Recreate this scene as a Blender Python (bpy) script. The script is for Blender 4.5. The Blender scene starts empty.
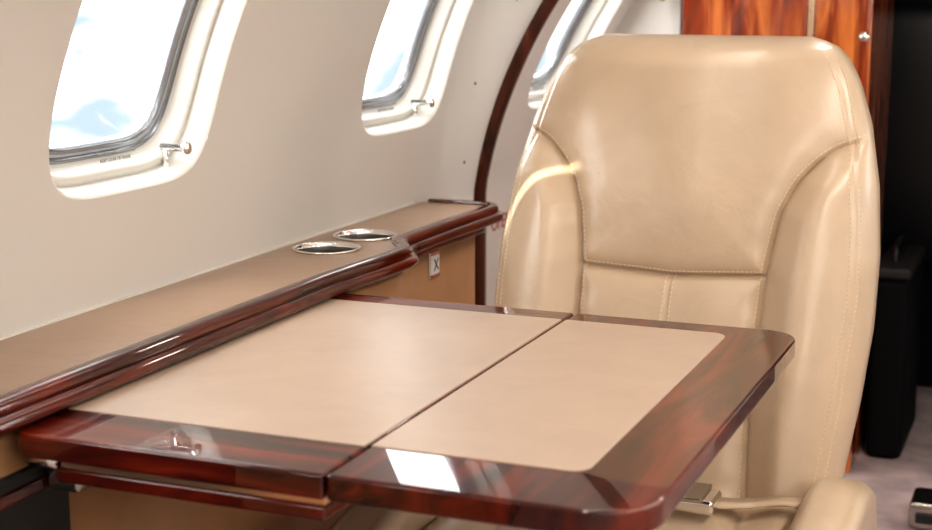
import bpy, bmesh, math, random
import numpy as np
from mathutils import Vector, Matrix, Euler
random.seed(4)
S = bpy.context.scene
COL = S.collection
C = 1.13   # eye height above the cabin floor

# ------------------------------------------------------------------ materials
def new_mat(name):
    m = bpy.data.materials.new(name); m.use_nodes = True
    nt = m.node_tree; b = nt.nodes['Principled BSDF']
    return m, nt, b

def plain(name, col, rough=0.5, metal=0.0, coat=0.0, bump=0.0, bscale=200, var=0.0, spec=0.5):
    m, nt, b = new_mat(name)
    b.inputs['Base Color'].default_value = (*col, 1)
    b.inputs['Roughness'].default_value = rough
    b.inputs['Metallic'].default_value = metal
    b.inputs['Coat Weight'].default_value = coat
    b.inputs['Coat Roughness'].default_value = 0.04
    b.inputs['Specular IOR Level'].default_value = spec
    tc = nt.nodes.new('ShaderNodeTexCoord')
    n = nt.nodes.new('ShaderNodeTexNoise'); n.inputs['Scale'].default_value = bscale
    n.inputs['Detail'].default_value = 4
    nt.links.new(tc.outputs['Object'], n.inputs['Vector'])
    if bump > 0:
        bp = nt.nodes.new('ShaderNodeBump'); bp.inputs['Strength'].default_value = bump
        bp.inputs['Distance'].default_value = 0.002
        nt.links.new(n.outputs['Fac'], bp.inputs['Height'])
        nt.links.new(bp.outputs['Normal'], b.inputs['Normal'])
    if var > 0:
        n2 = nt.nodes.new('ShaderNodeTexNoise'); n2.inputs['Scale'].default_value = 9
        nt.links.new(tc.outputs['Object'], n2.inputs['Vector'])
        r = nt.nodes.new('ShaderNodeValToRGB')
        r.color_ramp.elements[0].position = 0.3; r.color_ramp.elements[1].position = 0.7
        r.color_ramp.elements[0].color = (*[c*(1-var) for c in col], 1)
        r.color_ramp.elements[1].color = (*[min(1, c*(1+var)) for c in col], 1)
        nt.links.new(n2.outputs['Fac'], r.inputs['Fac'])
        nt.links.new(r.outputs['Color'], b.inputs['Base Color'])
    return m

def leather(name, col, rough=0.42, bump=0.25, crease=0.25, coat=0.0):
    m, nt, b = new_mat(name)
    tc = nt.nodes.new('ShaderNodeTexCoord')
    v = nt.nodes.new('ShaderNodeTexVoronoi'); v.inputs['Scale'].default_value = 420
    v.feature = 'DISTANCE_TO_EDGE'
    n = nt.nodes.new('ShaderNodeTexNoise'); n.inputs['Scale'].default_value = 14; n.inputs['Detail'].default_value = 5
    n.inputs['Distortion'].default_value = 0.6
    nt.links.new(tc.outputs['Object'], v.inputs['Vector']); nt.links.new(tc.outputs['Object'], n.inputs['Vector'])
    r = nt.nodes.new('ShaderNodeValToRGB')
    r.color_ramp.elements[0].position = 0.3; r.color_ramp.elements[1].position = 0.72
    r.color_ramp.elements[0].color = (*[c*0.94 for c in col], 1)
    r.color_ramp.elements[1].color = (*[min(1, c*1.04) for c in col], 1)
    nt.links.new(n.outputs['Fac'], r.inputs['Fac']); nt.links.new(r.outputs['Color'], b.inputs['Base Color'])
    bp = nt.nodes.new('ShaderNodeBump'); bp.inputs['Strength'].default_value = bump; bp.inputs['Distance'].default_value = 0.0006
    nt.links.new(v.outputs['Distance'], bp.inputs['Height'])
    bp2 = nt.nodes.new('ShaderNodeBump'); bp2.inputs['Strength'].default_value = crease; bp2.inputs['Distance'].default_value = 0.005
    nt.links.new(n.outputs['Fac'], bp2.inputs['Height']); nt.links.new(bp.outputs['Normal'], bp2.inputs['Normal'])
    nt.links.new(bp2.outputs['Normal'], b.inputs['Normal'])
    b.inputs['Roughness'].default_value = rough
    b.inputs['Coat Weight'].default_value = coat; b.inputs['Coat Roughness'].default_value = 0.20
    return m

def wood(name, dark, mid, lite, axis='Y', scale=5.0, rough=0.3, cior=1.6):
    m, nt, b = new_mat(name)
    tc = nt.nodes.new('ShaderNodeTexCoord'); mp = nt.nodes.new('ShaderNodeMapping')
    st = {'X': (0.12, 1, 1), 'Y': (1, 0.12, 1), 'Z': (1, 1, 0.12)}[axis]
    mp.inputs['Scale'].default_value = st
    nt.links.new(tc.outputs['Object'], mp.inputs['Vector'])
    n = nt.nodes.new('ShaderNodeTexNoise'); n.inputs['Scale'].default_value = scale*6
    n.inputs['Detail'].default_value = 8; n.inputs['Distortion'].default_value = 1.2
    nt.links.new(mp.outputs['Vector'], n.inputs['Vector'])
    r = nt.nodes.new('ShaderNodeValToRGB'); e = r.color_ramp.elements
    e[0].position = 0.32; e[0].color = (*dark, 1); e[1].position = 0.72; e[1].color = (*lite, 1)
    k = e.new(0.5); k.color = (*mid, 1)
    nt.links.new(n.outputs['Fac'], r.inputs['Fac']); nt.links.new(r.outputs['Color'], b.inputs['Base Color'])
    b.inputs['Roughness'].default_value = rough
    b.inputs['Specular IOR Level'].default_value = 0.1
    b.inputs['Coat Weight'].default_value = 1.0; b.inputs['Coat Roughness'].default_value = 0.010
    b.inputs['Coat IOR'].default_value = cior
    return m

M_wall = plain('wall_vinyl', (0.66, 0.63, 0.59), 0.5, bump=0.05, bscale=500)
M_reveal = plain('window_surround_white', (0.64, 0.62, 0.575), 0.3)
M_frame = plain('window_frame_grey', (0.36, 0.39, 0.43), 0.22, metal=0.85)
M_ceil = plain('ceiling_panel', (0.74, 0.71, 0.67), 0.6)
M_seat = leather('cream_leather', (0.615, 0.470, 0.330), 0.35, crease=0.5, coat=0.5)
M_inlay = leather('table_leather', (0.50, 0.380, 0.295), 0.36)
M_ledge = leather('ledge_leather', (0.34, 0.225, 0.152), 0.30)
M_panel = leather('side_panel_leather', (0.45, 0.25, 0.125), 0.42)
M_thread = plain('thread', (0.76, 0.63, 0.46), 0.7)
M_wood = wood('mahogany_gloss', (0.012, 0.001, 0.0007), (0.055, 0.0045, 0.0015), (0.17, 0.019, 0.005), 'Y', 4, cior=1.65)
M_woodx = wood('mahogany_gloss_cross', (0.016, 0.0015, 0.0008), (0.085, 0.006, 0.002), (0.23, 0.025, 0.006), 'X', 4, cior=1.65)
M_wooda = wood('walnut_arch', (0.02, 0.005, 0.003), (0.07, 0.018, 0.009), (0.14, 0.035, 0.016), 'Z', 4, cior=1.4)
M_woodv = wood('mahogany_cabinet', (0.07, 0.009, 0.003), (0.33, 0.050, 0.011), (0.85, 0.27, 0.065), 'Z', 3.2)
M_chrome = plain('chrome', (0.85, 0.84, 0.82), 0.10, metal=1.0)
M_steel = plain('brushed_steel', (0.46, 0.44, 0.41), 0.22, metal=1.0)
M_liner = plain('cup_liner_steel', (0.13, 0.12, 0.11), 0.28, metal=1.0)
M_brass = plain('champagne_metal', (0.85, 0.63, 0.44), 0.22, metal=0.9)
M_black = plain('black_leather', (0.008, 0.008, 0.010), 0.4)
M_dark = plain('cockpit_dark', (0.004, 0.004, 0.005), 0.85, spec=0.2)
M_rubber = plain('black_rubber', (0.015, 0.015, 0.015), 0.6)
M_carpet = plain('carpet', (0.50, 0.40, 0.39), 0.95, bump=1.0, bscale=320, var=0.3)
M_red = plain('placard_red', (0.45, 0.03, 0.03), 0.6)
M_ink = plain('placard_ink', (0.22, 0.21, 0.20), 0.6)
M_white = plain('white_plastic', (0.8, 0.79, 0.77), 0.4)

m, nt, b = new_mat('window_acrylic')
for n in list(nt.nodes):
    if n.type != 'OUTPUT_MATERIAL': nt.nodes.remove(n)
out = [n for n in nt.nodes if n.type == 'OUTPUT_MATERIAL'][0]
tr = nt.nodes.new('ShaderNodeBsdfTransparent'); tr.inputs[0].default_value = (0.97, 0.98, 0.98, 1)
gl = nt.nodes.new('ShaderNodeBsdfGlossy'); gl.inputs['Roughness'].default_value = 0.02
mx = nt.nodes.new('ShaderNodeMixShader'); mx.inputs[0].default_value = 0.05
nt.links.new(tr.outputs[0], mx.inputs[1]); nt.links.new(gl.outputs[0], mx.inputs[2]); nt.links.new(mx.outputs[0], out.inputs[0])
M_glass = m
m, nt, b = new_mat('lamp_diffuser')
b.inputs['Emission Color'].default_value = (1, 0.93, 0.84, 1); b.inputs['Emission Strength'].default_value = 3.0
M_lamp = m

# ------------------------------------------------------------------ helpers
def empty(name, loc=(0, 0, 0)):
    o = bpy.data.objects.new(name, None); o.location = loc; COL.objects.link(o); return o

def mesh_obj(name, verts, faces, mats, parent=None, smooth=True, midx=None):
    me = bpy.data.meshes.new(name)
    me.from_pydata([tuple(v) for v in verts], [], faces); me.update()
    if not isinstance(mats, (list, tuple)): mats = [mats]
    for mm in mats: me.materials.append(mm)
    if midx is not None: me.polygons.foreach_set('material_index', midx)
    me.polygons.foreach_set('use_smooth', [smooth]*len(me.polygons))
    o = bpy.data.objects.new(name, me); COL.objects.link(o)
    if parent: o.parent = parent
    return o

def fix_normals(o):
    bm = bmesh.new(); bm.from_mesh(o.data)
    bmesh.ops.remove_doubles(bm, verts=bm.verts, dist=1e-5)
    bmesh.ops.recalc_face_normals(bm, faces=bm.faces)
    bm.to_mesh(o.data); bm.free()

def bevel(o, w, seg=3, ang=30):
    md = o.modifiers.new('bev', 'BEVEL'); md.width = w; md.segments = seg
    md.limit_method = 'ANGLE'; md.angle_limit = math.radians(ang)
    try: md.harden_normals = True
    except Exception: pass
    return o

def box(name, x0, x1, y0, y1, z0, z1, mat, parent=None, bev=0.0, seg=3):
    v = [(x, y, z) for z in (z0, z1) for y in (y0, y1) for x in (x0, x1)]
    f = [(0, 2, 3, 1), (4, 5, 7, 6), (0, 1, 5, 4), (2, 6, 7, 3), (0, 4, 6, 2), (1, 3, 7, 5)]
    o = mesh_obj(name, v, f, mat, parent, smooth=bev > 0)
    if bev > 0: bevel(o, bev, seg)
    return o

def rounded_outline(x0, x1, y0, y1, r, n=10):
    pts = []
    cs = [(x0, y0, 180), (x1, y0, 270), (x1, y1, 0), (x0, y1, 90)]
    sg = [(1, 1), (-1, 1), (-1, -1), (1, -1)]
    for (cx, cy, a0), (sx, sy), rr in zip(cs, sg, r):
        if rr <= 0: pts.append((cx, cy)); continue
        for i in range(n+1):
            a = math.radians(a0+90*i/n)
            pts.append((cx+sx*rr+rr*math.cos(a), cy+sy*rr+rr*math.sin(a)))
    return pts

def slab(name, pts, z0, z1, mat, parent=None, bev=0.0, seg=4):
    n = len(pts)
    v = [(x, y, z0) for x, y in pts]+[(x, y, z1) for x, y in pts]
    f = [tuple(range(n-1, -1, -1)), tuple(range(n, 2*n))]+[(i, (i+1) % n, n+(i+1) % n, n+i) for i in range(n)]
    o = mesh_obj(name, v, f, mat, parent, smooth=True)
    if bev > 0: bevel(o, bev, seg, 40)
    else:
        o.data.polygons.foreach_set('use_smooth', [False]*len(o.data.polygons))
    return o

def lathe(name, prof, loc, mat, parent=None, axis='Z', n=40):
    v = []; f = []
    for i in range(n):
        a = 2*math.pi*i/n
        for r, h in prof:
            p = (r*math.cos(a), r*math.sin(a), h)
            if axis == 'X': p = (p[2], p[0], p[1])
            if axis == 'Y': p = (p[0], p[2], p[1])
            v.append((p[0]+loc[0], p[1]+loc[1], p[2]+loc[2]))
    k = len(prof)
    for i in range(n):
        j = (i+1) % n
        for q in range(k-1):
            f.append((i*k+q, j*k+q, j*k+q+1, i*k+q+1))
    o = mesh_obj(name, v, f, mat, parent); fix_normals(o); return o

def tube(name, pts, r, mat, parent=None):
    cu = bpy.data.curves.new(name, 'CURVE'); cu.dimensions = '3D'; cu.bevel_depth = r; cu.bevel_resolution = 4
    cu.use_fill_caps = True
    sp = cu.splines.new('NURBS'); sp.points.add(len(pts)-1)
    for p, q in zip(sp.points, pts): p.co = (*q, 1)
    sp.use_endpoint_u = True; sp.order_u = 3
    tmp = bpy.data.objects.new(name+'_c', cu); COL.objects.link(tmp)
    dg = bpy.context.evaluated_depsgraph_get()
    me = bpy.data.meshes.new_from_object(tmp.evaluated_get(dg))
    bpy.data.objects.remove(tmp); 
    me.name = name; me.materials.clear(); me.materials.append(mat)
    me.polygons.foreach_set('use_smooth', [True]*len(me.polygons))
    o = bpy.data.objects.new(name, me); COL.objects.link(o)
    if parent: o.parent = parent
    return o

def text(name, s, size, loc, rot, mat, parent=None):
    cu = bpy.data.curves.new(name, 'FONT'); cu.body = s; cu.size = size; cu.extrude = 0.0003
    tmp = bpy.data.objects.new(name+'_c', cu); COL.objects.link(tmp)
    dg = bpy.context.evaluated_depsgraph_get()
    me = bpy.data.meshes.new_from_object(tmp.evaluated_get(dg)); bpy.data.objects.remove(tmp)
    me.materials.clear(); me.materials.append(mat)
    me.transform(Matrix.Translation(loc) @ rot.to_4x4())
    o = bpy.data.objects.new(name, me); COL.objects.link(o)
    if parent: o.parent = parent
    return o

def sstep(a, b, x):
    t = min(1, max(0, (x-a)/(b-a))); return t*t*(3-2*t)

# ------------------------------------------------------------------ cabin shell
R = 0.897; CX = -0.278; CZ = -0.41+C
XMID = -0.1
ZLO, ZHI = 0.67, 1.53
YARCH = 2.86
def XW(y, z):
    x = CX-math.sqrt(max(0, R*R-max(0, z-CZ)**2))
    d = sstep(2.74, 2.86, y)
    x += d*(0.042+0.185*max(0, z-(C-0.42)))
    return x
def mirror(p): return (2*XMID-p[0], p[1], p[2])

WZC = C-0.05; WB = 0.225; WA = 0.19
def superell(a, bb, ang, p=5.0):
    c, s = math.cos(ang), math.sin(ang)
    k = (abs(c/a)**p+abs(s/bb)**p)**(-1/p)
    return k*c, k*s

def wall_bay(V, F, y0, y1, yc, side):
    angs = [2*math.pi*i/144 for i in range(144)]
    for cy, cz in ((y1, ZHI), (y0, ZHI), (y0, ZLO), (y1, ZLO)):
        angs.append(math.atan2(cz-WZC, cy-yc) % (2*math.pi))
    angs = sorted(set(round(a, 6) for a in angs)); n = len(angs); K = 18
    base = len(V)
    for k in range(K+1):
        t = k/K
        for a in angs:
            iy, iz = superell(WA, WB, a)
            c, s = math.cos(a), math.sin(a)
            tt = 1e9
            if c > 1e-9: tt = min(tt, (y1-yc)/c)
            if c < -1e-9: tt = min(tt, (y0-yc)/c)
            if s > 1e-9: tt = min(tt, (ZHI-WZC)/s)
            if s < -1e-9: tt = min(tt, (ZLO-WZC)/s)
            oy, oz = tt*c, tt*s
            y = yc+iy+(oy-iy)*t; z = WZC+iz+(oz-iz)*t
            p = (XW(y, z), y, z)
            V.append(p if side < 0 else mirror(p))
    for k in range(K):
        for i in range(n):
            j = (i+1) % n
            q = (base+k*n+i, base+k*n+j, base+(k+1)*n+j, base+(k+1)*n+i)
            F.append(q)

def window_unit(name, yc, side):
    e = empty(name, (0, 0, 0)); n = 144
    def pt(wy, wz, dep, ins):
        y, z = yc+wy, WZC+wz
        z += 0.020*min(1, ins/0.02)*(1-wz/WB)/2
        p = (XW(y, z)-dep, y, z)
        return p if side < 0 else mirror(p)
    def rings(lst):
        V = []; F = []
        for ins, dep in lst:
            for i in range(n):
                a = 2*math.pi*i/n
                wy, wz = superell(WA-ins, WB-ins, a)
                V.append(pt(wy, wz, dep, ins))
        for k in range(len(lst)-1):
            for i in range(n):
                j = (i+1) % n
                F.append((k*n+i, k*n+j, (k+1)*n+j, (k+1)*n+i))
        return V, F
    V, F = rings([(0, 0), (0.0008, 0.001), (0.002, 0.003), (0.003, 0.008), (0.006, 0.032), (0.0065, 0.035), (0.0072, 0.038), (0.0075, 0.036), (0.0125, 0.036), (0.015, 0.040), (0.018, 0.060), (0.0185, 0.064), (0.0215, 0.065), (0.0225, 0.076)])
    mesh_obj('surround', V, F, M_reveal, e)
    V, F = rings([(0.0215, 0.079), (0.0215, 0.068), (0.0225, 0.065), (0.026, 0.064), (0.028, 0.068), (0.030, 0.068), (0.031, 0.064), (0.042, 0.066), (0.045, 0.072), (0.046, 0.086)])
    mesh_obj('frame', V, F, M_frame, e)
    V = []; F = []
    K = 8
    for k in range(K+1):
        t = max(k/K, 1e-3)
        for i in range(n):
            a = 2*math.pi*i/n
            wy, wz = superell((WA-0.0435)*t, (WB-0.0435)*t, a)
            V.append(pt(wy, wz, 0.075, 0.0435))
    for k in range(K):
        for i in range(n):
            j = (i+1) % n
            F.append((k*n+i, k*n+j, (k+1)*n+j, (k+1)*n+i))
    mesh_obj('pane', V, F, M_glass, e)
    y = yc+0.126; z = WZC-WB+0.045
    x = XW(y, z)-0.022
    if side > 0: x = 2*XMID-x
    pr = [(0, -0.018), (0.0055, -0.018), (0.0055, 0.014), (0.0085, 0.017), (0.0098, 0.022), (0.0085, 0.027), (0, 0.029)]
    if side > 0: pr = [(r_, -h_) for r_, h_ in pr]
    lathe('latch_knob', pr, (x, y, z), M_chrome, e, 'X', 20)
    lathe('latch_stem', [(0, -0.034), (0.005, -0.034), (0.005, 0), (0, 0)], (x-(0.012 if side < 0 else -0.012), y, z), M_chrome, e, 'Z', 16)
    if side < 0:
        rot = Euler((math.radians(90-12), 0, math.radians(90)), 'XYZ').to_matrix()
        for k, s in enumerate(("PULL SHADE KNOB DOWN", "KEEP CLEAR OF FRAME")):
            yy = yc-0.005; zz = WZC-WB+0.044-0.008*k
            text('placard_line_%d' % k, s, 0.0068, (XW(yy, zz)-0.052+0.004*k, yy, zz), rot, M_ink, e)
    return e

bays = [(-1.34, -0.48, -0.91), (-0.48, 0.38, -0.05), (0.38, 1.24, 0.81), (1.24, 2.10, 1.67), (2.10, YARCH, 2.53), (YARCH, 3.50, 3.175)]
idx = 1
for side, nm in ((-1, 'wall_left'), (1, 'wall_right')):
    V = []; F = []
    for y0, y1, yc in bays: wall_bay(V, F, y0, y1, yc, side)
    ys = [-1.34, -0.48, 0.38, 1.24, 2.10, 2.7]+[2.74+0.01*i for i in range(13)]+[3.0, 3.5]
    b0 = len(V)
    for y in ys:
        for z in (0.0, 0.3, ZLO):
            p = (XW(y, z), y, z); V.append(p if side < 0 else mirror(p))
    for i in range(len(ys)-1):
        for k in range(2):
            a = b0+i*3+k; F.append((a, a+3, a+4, a+1))
    o = mesh_obj(nm, V, F, M_wall); fix_normals(o)
    for y0, y1, yc in bays:
        window_unit('window_%d' % idx, yc, side); idx += 1

V = []; F = []; ys = np.linspace(-1.34, 3.5, 60); nx = 24
for y in ys:
    xl = XW(y, ZHI); xr = 2*XMID-xl
    for i in range(nx+1):
        t = i/nx; x = xl+(xr-xl)*t
        V.append((x, y, ZHI+0.10*(1-abs(2*t-1)**2.2)))
for i in range(len(ys)-1):
    for k in range(nx):
        a = i*(nx+1)+k; F.append((a, a+1, a+nx+2, a+nx+1))
mesh_obj('ceiling', V, F, M_ceil)
box('floor', -1.25, 1.05, -1.4, 5.4, -0.05, 0.0, M_carpet)
box('wall_rear', -1.25, 1.05, -1.40, -1.34, 0, 1.75, M_wall)

for i, x in enumerate((-0.56, 0.36)):
    e = empty('ceiling_light' if i == 0 else 'ceiling_light.001')
    box('housing', x-0.05, x+0.05, -1.2, 2.6, 1.572, 1.60, M_white, e, 0.004)
    box('diffuser', x-0.04, x+0.04, -1.18, 2.58, 1.566, 1.574, M_lamp, e)
for x, w in ((-0.56, 6), (0.36, 27)):
    L = bpy.data.lights.new('cabin_wash', 'AREA'); L.shape = 'RECTANGLE'; L.size = 0.08; L.size_y = 3.6
    L.energy = w; L.color = (1, 0.92, 0.82)
    o = bpy.data.objects.new('cabin_wash_light', L); o.location = (x, 0.7, 1.56); COL.objects.link(o)
L = bpy.data.lights.new('aisle_fill_light', 'AREA'); L.size = 0.15; L.energy = 4.5; L.color = (1, 0.93, 0.85)  # added fill lamp without a fixture, brightens the front aisle carpet
o = bpy.data.objects.new('aisle_fill_light', L); o.location = (-0.3, 3.0, 1.60); COL.objects.link(o)

# arch frame (wood)
V = []; F = []
path = []
zs = [0.0, 0.3, 0.6]+list(np.linspace(0.7, ZHI, 30))
for z in zs: path.append((XW(3.0, z), z))
xl = XW(3.0, ZHI); xr = 2*XMID-xl
for i in range(1, 24):
    t = i/24; path.append((xl+(xr-xl)*t, ZHI+0.10*(1-abs(2*t-1)**2.2)))
for z in reversed(zs): path.append((2*XMID-XW(3.0, z), z))
prof = [(-0.01, -0.012), (0.006, -0.012), (0.010, -0.008), (0.012, 0), (0.010, 0.010), (0.006, 0.014), (-0.01, 0.014)]
for i, (x, z) in enumerate(path):
    a = path[max(0, i-1)]; c = path[min(len(path)-1, i+1)]
    tx, tz = c[0]-a[0], c[1]-a[1]; l = math.hypot(tx, tz); nx_, nz_ = tz/l, -tx/l
    for d, yy in prof: V.append((x+nx_*d, YARCH-0.010+yy*1.4, z+nz_*d))
k = len(prof)
for i in range(len(path)-1):
    for q in range(k-1): F.append((i*k+q, i*k+q+1, (i+1)*k+q+1, (i+1)*k+q))
o = mesh_obj('trim_1', V, F, M_wooda); fix_normals(o)
e = empty('wall_panel_screws')
for (y, z) in ((2.775, C-0.03), (2.80, C-0.035), (2.79, C-0.20), (2.80, C-0.36)):
    lathe('screw', [(0, 0.0025), (0.003, 0.002), (0.0035, 0)], (XW(y, z), y, z), M_steel, e, 'X', 16)

# ------------------------------------------------------------------ side ledge
def sweep(name, path, prof, mat, parent=None, caps=True):
    V = []; F = []; k = len(prof); n = len(path)
    for i in range(n):
        a = path[max(0, i-1)]; c = path[min(n-1, i+1)]
        tx, ty = c[0]-a[0], c[1]-a[1]; l = math.hypot(tx, ty)
        nx_, ny_ = ty/l, -tx/l
        for d, z in prof: V.append((path[i][0]+nx_*d, path[i][1]+ny_*d, z))
    for i in range(n-1):
        for q in range(k):
            r = (q+1) % k
            F.append((i*k+q, (i+1)*k+q, (i+1)*k+r, i*k+r))
    if caps:
        F.append(tuple(range(k))); F.append(tuple((n-1)*k+q for q in reversed(range(k))))
    o = mesh_obj(name, V, F, mat, parent); return o

ZL = C-0.42
YE = 2.615
def rail_x(y):
    return -0.985+0.012*sstep(1.85, 2.08, y)-0.045*sstep(2.14, 2.225, y)+0.008*sstep(2.35, 2.6, y)
rp = [(rail_x(y), y) for y in np.linspace(-1.3, YE, 160)]
NR = len(rp)
ex, ey = rp[-1]
rad = 0.04
for i in range(1, 15):
    a = math.radians(90*i/14)
    rp.append((ex-rad+rad*math.cos(a), ey+rad*math.sin(a)))
rp.append((-1.13, ey+rad)); rp.append((-1.155, ey+rad))
def arcp(cx, cz, r, a0, a1, n):
    return [(cx+r*math.cos(math.radians(a0+(a1-a0)*i/n)), cz+r*math.sin(math.radians(a0+(a1-a0)*i/n))) for i in range(n+1)]
prof = [(-0.020, ZL-0.004)]+arcp(-0.014, ZL+0.001, 0.005, 180, 90, 3)+arcp(-0.004, ZL-0.004, 0.010, 80, -45, 7)+arcp(0.006, ZL-0.018, 0.0095, 80, -90, 9)+[(-0.006, ZL-0.0285), (-0.020, ZL-0.0285)]
ledge = empty('side_ledge')
sweep('wood_rail', rp, prof, M_wood, ledge)
YP = 2.555
rp2 = [(rail_x(y), y) for y in np.linspace(2.24, YP, 30)]+[(rail_x(YP)-0.006, YP+0.012), (rail_x(YP)-0.02, YP+0.02), (-1.06, YP+0.022), (-1.14, YP+0.022)]
sweep('wood_rail_lower', rp2, [(-0.016, ZL-0.0285), (0.006, ZL-0.0285), (0.007, ZL-0.032), (0.005, ZL-0.037), (-0.002, ZL-0.040), (-0.016, ZL-0.040)], M_wood, ledge)
outer = [(x-0.017, y) for x, y in rp[:NR]]+[(x, y-0.014) for x, y in rp[NR+2:]]
inner = [(-1.168, YE), (-1.172, 2.0), (-1.172, -1.3)]
o = slab('leather_top', outer+inner, ZL-0.02, ZL, M_ledge, ledge)
cups = [(-1.097, 2.100), (-1.094, 2.235)]
for cx, cy in cups:
    bm = bmesh.new(); bmesh.ops.create_cone(bm, cap_ends=True, segments=48, radius1=0.050, radius2=0.050, depth=0.2)
    me = bpy.data.meshes.new('cut'); bm.to_mesh(me); bm.free()
    c = bpy.data.objects.new('cut', me); c.location = (cx, cy, ZL); COL.objects.link(c)
    md = o.modifiers.new('b', 'BOOLEAN'); md.operation = 'DIFFERENCE'; md.object = c; md.solver = 'EXACT'
    bpy.context.view_layer.update()
    dg = bpy.context.evaluated_depsgraph_get()
    nm = bpy.data.meshes.new_from_object(o.evaluated_get(dg))
    o.modifiers.clear(); o.data = nm
    bpy.data.objects.remove(c)
for i, (cx, cy) in enumerate(cups):
    e = empty('cup_holder' if i == 0 else 'cup_holder.001')
    lathe('rim', [(0.050, -0.004), (0.054, 0.0005), (0.055, 0.002), (0.054, 0.0035), (0.0505, 0.0035), (0.0490, 0.001), (0.0485, -0.004)], (cx, cy, ZL), M_chrome, e, 'Z', 64)
    lathe('cup_liner', [(0.0485, -0.004), (0.047, -0.012), (0.045, -0.060), (0.041, -0.066), (0, -0.066)], (cx, cy, ZL), M_liner, e, 'Z', 64)
    lathe('rubber_mat', [(0.0, -0.058), (0.043, -0.058), (0.044, -0.062)], (cx, cy, ZL), M_rubber, e, 'Z', 48)
box('rear_bead', -1.176, -1.170, -1.3, YE, ZL-0.002, ZL+0.002, M_wall, ledge, 0.001)
pp = [(rail_x(y)-0.012, y) for y in np.linspace(-1.3, YP-0.01, 120)]
pp += [(rail_x(YP)-0.014, YP), (rail_x(YP)-0.022, YP+0.01), (-1.05, YP+0.015), (-1.15, YP+0.015)]
sweep('lower_panel', pp, [(0, 0.02), (0, ZL-0.027), (-0.01, ZL-0.027), (-0.01, 0.02)], M_panel, ledge)
sweep('panel_kick', pp, [(0.006, 0.0), (0.006, 0.08), (-0.01, 0.08), (-0.01, 0.0)], M_wood, ledge)
box('shade_panel', -1.000, -0.990, 0.70, 1.285, 0.10, C-0.50, M_rubber, ledge, 0.004)  # added black panel standing in for the shade under the table
box('shade_panel_strip', -0.998, -0.987, 0.72, 1.270, C-0.53, C-0.515, M_wood, ledge, 0.003)  # wood strip on the added dark panel
ys, zs = 2.370, C-0.486
xs = rail_x(ys)-0.012
sw = empty('wall_switch')
box('plate', xs, xs+0.004, ys-0.022, ys+0.022, zs-0.024, zs+0.022, M_chrome, sw, 0.0015)
box('rocker', xs+0.003, xs+0.006, ys-0.016, ys+0.016, zs-0.018, zs+0.016, M_white, sw, 0.001)
text('symbol', 'X', 0.030, (xs+0.0065, ys-0.010, zs-0.011), Euler((math.radians(90), 0, math.radians(90))).to_matrix(), M_rubber, sw)
pl = empty('placard_open')
yy = 2.915; zz = C-0.520
text('letters', 'OPEN', 0.045, (XW(yy, zz)+0.001, yy, zz), Euler((math.radians(90), 0, math.radians(90))).to_matrix(), M_red, pl)

# ------------------------------------------------------------------ table
ZT = C-0.45
tb = empty('folding_table')
XS = -0.626
XT = -0.9855
slab('leaf_inboard', rounded_outline(XS+0.0015, -0.317, 1.185, 1.934, (0.004, 0.06, 0.045, 0.004)), ZT-0.026, ZT, M_wood, tb, 0.010, 5)
slab('leaf_outboard', rounded_outline(XT, XS-0.0015, 1.185, 1.934, (0.02, 0.004, 0.004, 0.004)), ZT-0.026, ZT, M_woodx, tb, 0.010, 5)
slab('inlay_inboard', rounded_outline(XS+0.003, -0.402, 1.280, 1.884, (0.002, 0.02, 0.02, 0.002)), ZT-0.004, ZT+0.0012, M_inlay, tb, 0.001, 2)
slab('inlay_outboard', rounded_outline(XT+0.002, XS-0.003, 1.276, 1.884, (0.003, 0.002, 0.002, 0.003)), ZT-0.004, ZT+0.0012, M_inlay, tb, 0.001, 2)
box('metal_strip', -0.93, XS-0.004, 1.194, 1.90, ZT-0.034, ZT-0.026, M_brass, tb, 0.001)
slab('slide_tray', rounded_outline(-0.94, XS-0.003, 1.192, 1.91, (0.01, 0.004, 0.004, 0.01)), ZT-0.050, ZT-0.034, M_woodx, tb, 0.006, 4)
box('slide_arm', -0.986, -0.945, 1.24, 1.30, ZT-0.08, ZT-0.027, M_steel, tb, 0.006)
box('slide_arm_far', -0.986, -0.945, 1.74, 1.80, ZT-0.08, ZT-0.027, M_steel, tb, 0.006)
lathe('hinge_knuckle', [(0, -0.02), (0.008, -0.02), (0.008, 0.02), (0, 0.02)], (-0.965, 1.215, ZT-0.036), M_chrome, tb, 'X', 20)
box('inboard_support', XS-0.05, XS+0.12, 1.35, 1.77, ZT-0.036, ZT-0.026, M_steel, tb, 0.002)

# ------------------------------------------------------------------ seat
seat = empty('leather_armchair')
SX = -0.548
TILT = 0.344
zt_, zb_ = C-0.083, C-0.80
Wt = [(-0.80, .258), (-0.73, .264), (-0.60, .282), (-0.50, .291), (-0.40, .291), (-0.30, .281), (-0.21, .262), (-0.15, .240), (-0.115, .220), (-0.098, .202), (-0.089, .182), (-0.083, .160)]
wz = np.array([a+C for a, _ in Wt]); wv = np.array([b for _, b in Wt])
zz_d = np.linspace(zb_, zt_, 800); wd = np.interp(zz_d, wz, wv)
kern = np.hanning(41); kern /= kern.sum()
wsm = np.convolve(np.pad(wd, 20, mode='edge'), kern, 'valid')
mix = np.clip((zt_-0.03-zz_d)/0.02, 0, 1); wsm = wsm*mix+wd*(1-mix)
def WH(z): return np.interp(z, zz_d, wsm)
sm = [(-0.228, .262), (-0.240, .225), (-0.259, .200), (-0.288, .174), (-0.335, .153), (-0.42, .140), (-0.51, .138), (-0.60, .134), (-0.73, .142), (-0.80, .145)]
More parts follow.
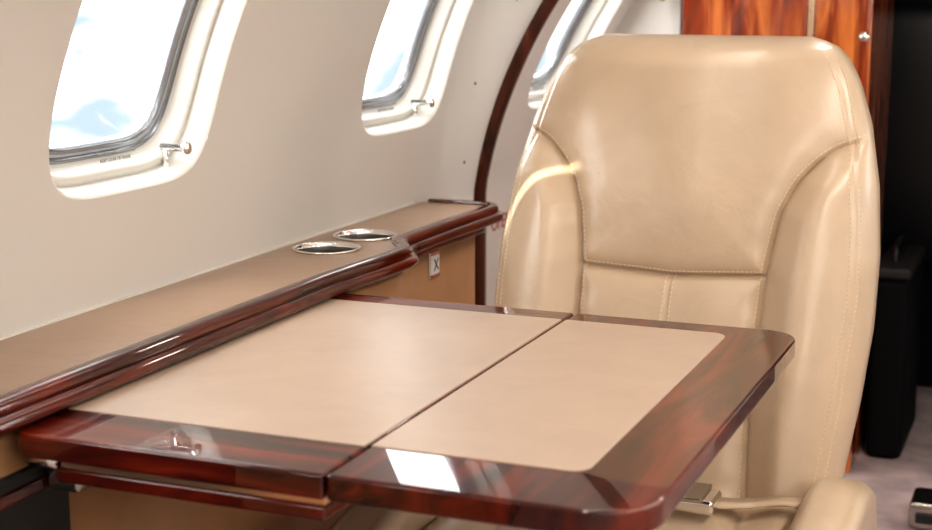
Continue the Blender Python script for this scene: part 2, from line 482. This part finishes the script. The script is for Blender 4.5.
def smooth_line(pts, n=300):
    P = np.array(pts, float); d = np.r_[0, np.cumsum(np.hypot(*np.diff(P, axis=0).T))]
    t = np.linspace(0, d[-1], n); x = np.interp(t, d, P[:, 0]); y = np.interp(t, d, P[:, 1])
    kk = np.hanning(25); kk /= kk.sum()
    xs_ = np.convolve(np.pad(x, 12, mode='reflect', reflect_type='odd'), kk, 'valid')
    ys_ = np.convolve(np.pad(y, 12, mode='reflect', reflect_type='odd'), kk, 'valid')
    return np.c_[xs_, ys_]
L_r = smooth_line([(w, z+C) for z, w in sm]); L_l = L_r*np.array([-1, 1])
L_h = smooth_line([(-0.140, C-0.424), (0, C-0.431), (0.140, C-0.424)])
L_c = smooth_line([(0.0, C-0.431), (0.0, C-0.80)])
es = [(-0.10, .196), (-0.15, .222), (-0.24, .247), (-0.34, .262), (-0.444, .267), (-0.60, .256), (-0.73, .240), (-0.80, .232)]
E_r = smooth_line([(w, z+C) for z, w in es]); E_l = E_r*np.array([-1, 1])
def dist(x, z, L):
    x = np.atleast_1d(x); z = np.atleast_1d(z); out = np.full(x.shape, 9.0)
    for i in range(0, len(L), 2): out = np.minimum(out, np.hypot(x-L[i, 0], z-L[i, 1]))
    return out
def ss(a, b, x):
    t = np.clip((x-a)/(b-a), 0, 1); return t*t*(3-2*t)
TH = 0.135
def base_y(z): return 2.052+TILT*(z-(C-0.73))+TH/2
def relief(x, z):
    dm = dist(x, z, L_r); dm = np.minimum(dm, dist(x, z, L_l)); dh = dist(x, z, L_h); dc = dist(x, z, L_c)
    de = np.minimum(dist(x, z, E_r), dist(x, z, E_l))
    d = np.minimum(dm, dh)
    shw = np.interp(-z, -np.array([a+C for a, _ in sm]), np.array([b for _, b in sm]))
    out = 0.010*(1-np.exp(-d/0.008))+0.010*(1-np.exp(-d/0.035))
    out += 0.034*ss(0.0, 0.055, np.abs(x)-shw)*ss(C-0.215, C-0.30, z)
    out += 0.016*ss(C-0.43, C-0.30, z)*ss(0.24, 0.0, np.abs(x))
    out -= 0.0070*np.exp(-(d/0.0028)**2)
    out -= 0.0048*np.exp(-(dc/0.0028)**2)
    out -= 0.0034*np.exp(-(de/0.0028)**2)
    out += 0.0016*np.sin(38*x+9*z)*ss(0.26, 0.1, np.abs(x))
    out += 0.0011*np.sin(150*z+40*np.abs(x))*np.exp(-dm/0.02)
    return out
P = 3.4
def front_y(x, z):
    w = WH(z); u = np.clip(np.abs(x)/w, 0, 1); ts = tscale(z)
    n = TH/2*ts*(1-u**P)**(1/P)
    return base_y(z)-n-relief(x, z)*(1-u**10)*ts
def tscale(z):
    t = np.clip((z-(zt_-0.045))/0.045, 0, 1); return np.sqrt(np.clip(1-t*t, 0.0, 1))*0.97+0.03
NF, NB = 301, 70
vf = np.linspace(-1, 1, NF); uf = np.sin(vf*math.pi/2)
vb = np.linspace(1, -1, NB+2)[1:-1]; ub = np.sin(vb*math.pi/2)
zr = np.r_[np.linspace(zb_, zt_-0.05, 290), zt_-0.05+0.05*np.sin(np.linspace(0, math.pi/2, 26))[1:]]
V = []; F = []
for z in zr:
    w = WH(z); ts = tscale(z)
    xs_ = uf*w; zz_ = np.full(xs_.shape, z); y = front_y(xs_, zz_)
    for a, bq in zip(xs_, y): V.append((SX+a, bq, z))
    nb = TH/2*ts*(1-np.abs(ub)**P)**(1/P)
    for a, q in zip(ub*w, nb): V.append((SX+a, base_y(z)+q, z))
N = NF+NB
for i in range(len(zr)-1):
    for j in range(N):
        k2 = (j+1) % N; F.append((i*N+j, i*N+k2, (i+1)*N+k2, (i+1)*N+j))
F.append(tuple(range(N-1, -1, -1))); F.append(tuple((len(zr)-1)*N+j for j in range(N)))
mesh_obj('backrest', V, F, M_seat, seat)

def stitches(name, lines, pitch=0.0066, ln=0.0044, r=0.0007):
    V = []; F = []
    for L, off in lines:
        d = np.r_[0, np.cumsum(np.hypot(*np.diff(L, axis=0).T))]
        T = np.gradient(L, axis=0); T /= np.linalg.norm(T, axis=1)[:, None]
        t = 0.0
        while t < d[-1]-ln:
            pp_ = []
            for s in (t, t+ln):
                x = np.interp(s, d, L[:, 0]); z = np.interp(s, d, L[:, 1])
                tx = np.interp(s, d, T[:, 0]); tz = np.interp(s, d, T[:, 1])
                x += -tz*off; z += tx*off
                if abs(x) > WH(z)*0.985: pp_ = None; break
                y = float(front_y(np.array([x]), np.array([z]))[0])-0.0003
                pp_.append((SX+x, y, z))
            t += pitch
            if not pp_: continue
            a, c = Vector(pp_[0]), Vector(pp_[1]); dr = (c-a).normalized()
            s1 = dr.cross(Vector((0, 1, 0))).normalized()*r; s2 = Vector((0, -r*1.2, 0))
            b0 = len(V)
            for q in (a, c):
                V.extend([q-s1-Vector((0, -r, 0)), q-s1+s2, q+s1+s2, q+s1-Vector((0, -r, 0))])
            F.extend([(b0, b0+1, b0+5, b0+4), (b0+1, b0+2, b0+6, b0+5), (b0+2, b0+3, b0+7, b0+6), (b0, b0+3, b0+2, b0+1), (b0+4, b0+5, b0+6, b0+7)])
    return mesh_obj(name, V, F, M_thread, seat, smooth=False)
stitches('stitching', [(L_r, -0.007), (L_l, 0.007), (L_c, 0.006), (L_c, -0.006), (E_r, 0.006), (E_r, -0.006), (E_l, 0.006), (E_l, -0.006), (L_h, 0.007)])

def pad(name, x0, x1, y0, y1, z0, z1, mat, parent, px=5, pz=3.2, relief_f=None, n=90, m_=60):
    cx, cy, cz = (x0+x1)/2, (y0+y1)/2, (z0+z1)/2; a, bb, c = (x1-x0)/2, (y1-y0)/2, (z1-z0)/2
    V = []; F = []
    for sgn in (1, -1):
        base = len(V)
        for i in range(n+1):
            u = math.sin((i/n*2-1)*math.pi/2)
            for j in range(n+1):
                v = math.sin((j/n*2-1)*math.pi/2)
                mxx = max(abs(u), abs(v))
                if mxx < 1e-9: uu = vv = 0.0; mxx = 0.0
                else:
                    k = (abs(u/mxx)**px+abs(v/mxx)**px)**(-1/px)
                    uu, vv = u*k, v*k
                h = (max(0, 1-mxx**pz))**(1/pz)
                x, y = cx+a*uu, cy+bb*vv
                z = cz+sgn*c*h
                if sgn > 0 and relief_f: z += relief_f(x, y)*h
                V.append((x, y, z))
        for i in range(n):
            for j in range(n):
                q = (base+i*(n+1)+j, base+(i+1)*(n+1)+j, base+(i+1)*(n+1)+j+1, base+i*(n+1)+j+1)
                F.append(q if sgn > 0 else q[::-1])
    o = mesh_obj(name, V, F, mat, parent); fix_normals(o); return o
def cr(x, y):
    d = abs(abs(x-SX)-0.15); e_ = abs(x-SX)
    return 0.010*(1-math.exp(-d/0.02))-0.005*math.exp(-(d/0.004)**2)+0.018*sstep(0.16, 0.22, e_)-0.003*math.exp(-(e_/0.003)**2)
pad('seat_cushion', SX-0.262, SX+0.262, 1.50, 2.17, C-0.86, C-0.727, M_seat, seat, relief_f=cr, n=150)
def armrest(name, x0, x1):
    V = []
    pr = [(1.58, C-0.82), (1.58, C-0.75), (1.61, C-0.700), (1.75, C-0.676), (1.93, C-0.663), (2.01, C-0.667), (2.06, C-0.688), (2.09, C-0.740), (2.10, C-0.82)]
    n = len(pr)
    for x in (x0, x1): V += [(x, y, z) for y, z in pr]
    F = [tuple(range(n)), tuple(range(2*n-1, n-1, -1))]+[(i, n+i, n+(i+1) % n, (i+1) % n) for i in range(n)]
    o = mesh_obj(name, V, F, M_seat, seat); fix_normals(o)
    bevel(o, 0.024, 6, 50)
armrest('armrest_inboard', SX+0.240, SX+0.325)
armrest('armrest_outboard', SX-0.325, SX-0.240)
box('seat_frame', SX-0.25, SX+0.25, 1.56, 2.15, 0.16, C-0.82, M_panel, seat, 0.02, 4)
box('pedestal', SX-0.18, SX+0.18, 1.65, 2.08, 0.0, 0.17, M_steel, seat, 0.015, 3)
def ribbon(name, ctrl, w, mat, parent, th=0.002):
    Pc = np.array(ctrl); d = np.r_[0, np.cumsum(np.linalg.norm(np.diff(Pc, axis=0), axis=1))]
    t = np.linspace(0, d[-1], 60); kk = np.hanning(17); kk /= kk.sum()
    pts = np.stack([np.convolve(np.pad(np.interp(t, d, Pc[:, q]), 8, mode='reflect', reflect_type='odd'), kk, 'valid') for q in range(3)], 1)
    V = []; F = []
    for i, p in enumerate(pts):
        a = Vector(pts[max(0, i-1)]); c = Vector(pts[min(len(pts)-1, i+1)])
        tt = (c-a).normalized(); s = tt.cross(Vector((0, 0, 1))).normalized()*w/2
        up = s.cross(tt).normalized()*th
        p = Vector(p)
        V += [p-s, p+s, p+s+up, p-s+up]
    for i in range(len(pts)-1):
        for q in range(4): F.append((i*4+q, i*4+(q+1) % 4, i*4+4+(q+1) % 4, i*4+4+q))
    F.append((0, 1, 2, 3)); k = (len(pts)-1)*4; F.append((k+3, k+2, k+1, k))
    o = mesh_obj(name, V, F, mat, parent); fix_normals(o); return o
belt = empty('seat_belt')
zc = C-0.712
ribbon('strap_inboard', [(-0.315, 1.985, zc+0.010), (-0.345, 1.985, zc+0.010), (-0.38, 1.980, zc+0.003), (-0.42, 1.970, zc+0.000), (-0.45, 1.962, zc+0.004)], 0.040, M_seat, belt)
ribbon('strap_outboard', [(-0.76, 1.99, zc+0.012), (-0.70, 1.985, zc+0.006), (-0.60, 1.97, zc+0.003), (-0.50, 1.955, zc+0.006)], 0.045, M_seat, belt)
box('buckle', -0.495, -0.420, 1.905, 1.965, zc+0.004, zc+0.024, M_chrome, belt, 0.006, 4)
box('buckle_flap', -0.483, -0.435, 1.900, 1.970, zc+0.022, zc+0.028, M_steel, belt, 0.002, 3)

# ------------------------------------------------------------------ forward bulkhead, cabinet, cockpit
YB = 3.45
cab = empty('wood_cabinet')
box('carcass', -0.87, -0.440, YB, YB+0.40, 0.0, 1.66, M_woodv, cab, 0.004)
box('door_left', -0.866, -0.580, YB-0.014, YB+0.002, 0.05, 1.60, M_woodv, cab, 0.004)
box('door_right', -0.562, -0.444, YB-0.014, YB+0.002, 0.05, 1.60, M_woodv, cab, 0.004)
box('metal_strip', -0.577, -0.565, YB-0.016, YB+0.002, 0.05, 1.60, M_brass, cab, 0.001)
lathe('knob', [(0, -0.03), (0.010, -0.028), (0.012, -0.022), (0.008, -0.014), (0.006, 0)], (-0.450, YB-0.012, C-0.12), M_chrome, cab, 'Y', 24)
box('wall_bulkhead_left', -1.20, -0.875, YB+0.01, YB+0.05, 0, 1.68, M_wall)
box('wall_bulkhead_right', 0.20, 1.0, YB+0.01, YB+0.05, 0, 1.68, M_wall)
box('wall_bulkhead_top', -0.435, 0.195, YB+0.01, YB+0.05, 1.60, 1.72, M_wall)
box('wall_cockpit', -1.2, 1.0, 5.2, 5.25, 0, 1.75, M_dark)
box('wall_cockpit_left', -1.2, -1.15, YB+0.05, 5.2, 0, 1.75, M_dark)
box('wall_cockpit_right', 0.95, 1.0, YB+0.05, 5.2, 0, 1.75, M_dark)
box('ceiling_cockpit', -1.2, 1.0, YB+0.05, 5.2, 1.70, 1.75, M_dark)
for i, x in enumerate((-0.40, 0.42)):
    e = empty('pilot_seat' if i == 0 else 'pilot_seat.001')
    pad('back', x-0.23, x+0.23, 4.16, 4.30, 0.40, 1.08, M_black, e, px=4, n=30)
    pad('cushion', x-0.23, x+0.23, 4.22, 4.72, 0.34, 0.50, M_black, e, px=4, n=30)
    pad('headrest', x-0.12, x+0.12, 4.18, 4.29, 1.06, 1.24, M_black, e, px=4, n=24)
    box('base', x-0.15, x+0.15, 4.3, 4.65, 0, 0.36, M_dark, e, 0.01)
fc = empty('flight_case')
box('body', -0.425, -0.340, 3.58, 3.92, 0.0, 0.44, M_dark, fc, 0.02)
box('lid', -0.428, -0.337, 3.576, 3.924, 0.44, 0.47, M_rubber, fc, 0.012)
tube('handle', [(-0.385, 3.66, 0.465), (-0.385, 3.66, 0.50), (-0.385, 3.70, 0.51), (-0.385, 3.78, 0.51), (-0.385, 3.82, 0.50), (-0.385, 3.82, 0.465)], 0.008, M_black, fc)
st = empty('floor_threshold_box')
box('body', -0.275, -0.10, 3.12, 3.24, 0.0, 0.06, M_steel, st, 0.012)
box('slot', -0.26, -0.12, 3.113, 3.122, 0.018, 0.040, M_rubber, st, 0.004)
ch = empty('coat_hook')
HX = -0.905
lathe('rosette', [(0, -0.012), (0.02, -0.010), (0.026, -0.004), (0.028, 0)], (HX, YB+0.008, C+0.01), M_brass, ch, 'Y', 28)
tube('hook', [(HX, YB, C+0.015), (HX, YB-0.04, C+0.01), (HX, YB-0.06, C-0.02), (HX, YB-0.045, C-0.045), (HX, YB-0.03, C-0.03)], 0.009, M_brass, ch)
tube('upper_prong', [(HX, YB, C+0.02), (HX+0.005, YB-0.03, C+0.03), (HX+0.01, YB-0.045, C+0.05)], 0.009, M_brass, ch)

# ------------------------------------------------------------------ world + portals
w = bpy.data.worlds.new('sky'); S.world = w; w.use_nodes = True; nt = w.node_tree
bg = nt.nodes['Background']
tc = nt.nodes.new('ShaderNodeTexCoord'); n = nt.nodes.new('ShaderNodeTexNoise')
n.inputs['Scale'].default_value = 3.2; n.inputs['Detail'].default_value = 5
mp = nt.nodes.new('ShaderNodeMapping'); mp.inputs['Scale'].default_value = (1, 1, 2.5)
nt.links.new(tc.outputs['Generated'], mp.inputs[0]); nt.links.new(mp.outputs[0], n.inputs['Vector'])
r = nt.nodes.new('ShaderNodeValToRGB'); e = r.color_ramp.elements
e[0].position = 0.42; e[0].color = (0.052, 0.064, 0.078, 1); e[1].position = 0.62; e[1].color = (1, 0.98, 0.95, 1)
nt.links.new(n.outputs['Fac'], r.inputs['Fac']); nt.links.new(r.outputs['Color'], bg.inputs['Color'])
bg.inputs['Strength'].default_value = 12.5
for side in (-1, 1):
    for y0, y1, yc in bays:
        L = bpy.data.lights.new('portal', 'AREA'); L.shape = 'RECTANGLE'; L.size = 0.44; L.size_y = 0.36
        L.cycles.is_portal = True
        o = bpy.data.objects.new('window_portal', L); COL.objects.link(o)
        x = XW(yc, WZC)-0.14
        if side < 0: o.location = (x, yc, WZC); o.rotation_euler = Vector((1, 0, 0)).to_track_quat('-Z', 'Y').to_euler()
        else: o.location = (2*XMID-x, yc, WZC); o.rotation_euler = Vector((-1, 0, 0)).to_track_quat('-Z', 'Y').to_euler()

# glint arc on the chair, imitated by an added projector spot with an arc mask
def glint(pos, centre, rad_, wid, a0, a1, energy):
    L = bpy.data.lights.new('glint_projector', 'SPOT'); L.energy = energy; L.color = (1, 0.93, 0.82)
    L.spot_size = math.radians(30); L.spot_blend = 0.3; L.shadow_soft_size = 0.001
    o = bpy.data.objects.new('glint_projector_light', L); COL.objects.link(o)
    o.location = pos
    def wp(X, Zr):
        yy_ = float(front_y(np.array([X-SX]), np.array([C+Zr]))[0])
        return Vector((X, yy_, C+Zr))
    tgt = wp(*centre); o.rotation_euler = (tgt-Vector(pos)).to_track_quat('-Z', 'Y').to_euler()
    Mi = (Matrix.Translation(pos) @ o.rotation_euler.to_matrix().to_4x4()).inverted()
    A = []; Bv = []
    for i in range(9):
        for rr in (0.85, 1.0, 1.1):
            a = math.radians(a0+(a1-a0)*i/8)
            X = centre[0]+rad_*rr*math.cos(a); Zr = centre[1]+rad_*rr*math.sin(a)
            if abs(X-SX) > WH(C+Zr)*0.985: continue
            q = Mi @ wp(X, Zr); A.append([q.x/q.z, q.y/q.z, 1]); Bv.append([X-centre[0], Zr-centre[1]])
    co_, *_ = np.linalg.lstsq(np.array(A), np.array(Bv), rcond=None)
    L.use_nodes = True; nt = L.node_tree; em = nt.nodes['Emission']
    tc = nt.nodes.new('ShaderNodeTexCoord'); sp = nt.nodes.new('ShaderNodeSeparateXYZ')
    nt.links.new(tc.outputs['Normal'], sp.inputs[0])
    def mt(op, a, b_=None):
        nn = nt.nodes.new('ShaderNodeMath'); nn.operation = op
        for k, v in enumerate((a, b_)):
            if v is None: continue
            if isinstance(v, (int, float, np.floating)): nn.inputs[k].default_value = float(v)
            else: nt.links.new(v, nn.inputs[k])
        return nn.outputs[0]
    u = mt('DIVIDE', sp.outputs[0], sp.outputs[2]); v = mt('DIVIDE', sp.outputs[1], sp.outputs[2])
    lin = lambda c: mt('ADD', mt('ADD', mt('MULTIPLY', u, c[0]), mt('MULTIPLY', v, c[1])), c[2])
    X = lin(co_[:, 0]); Z = lin(co_[:, 1])
    rr = mt('SQRT', mt('ADD', mt('MULTIPLY', X, X), mt('MULTIPLY', Z, Z)))
    dd = mt('DIVIDE', mt('ABSOLUTE', mt('SUBTRACT', rr, rad_)), wid)
    band = mt('MAXIMUM', mt('SUBTRACT', 1.0, mt('MULTIPLY', dd, dd)), 0.0)
    ang = mt('ARCTAN2', Z, X)
    am, ah = math.radians((a0+a1)/2), math.radians((a1-a0)/2)
    da = mt('DIVIDE', mt('ABSOLUTE', mt('SUBTRACT', ang, am)), ah)
    fade = mt('MAXIMUM', mt('SUBTRACT', 1.0, mt('POWER', da, 4.0)), 0.0)
    nt.links.new(mt('MULTIPLY', band, fade), em.inputs['Strength'])
glint((-0.74, 0.50, 1.40), (-0.688, -0.4065), 0.132, 0.0085, 94, 174, 260)

# ------------------------------------------------------------------ camera
cam = bpy.data.cameras.new('camera'); co = bpy.data.objects.new('camera', cam); COL.objects.link(co)
cam.sensor_width = 36; cam.lens = 58.06; cam.clip_start = 0.02
co.location = (0, 0, C); co.rotation_euler = (math.radians(90-10.7), 0, math.radians(22.2))
cam.dof.use_dof = True; cam.dof.focus_distance = 2.05; cam.dof.aperture_fstop = 5.6
S.camera = co
S.view_settings.view_transform = 'Standard'
for lk in ('Medium High Contrast', 'None'):
    try:
        S.view_settings.look = lk; break
    except Exception: pass
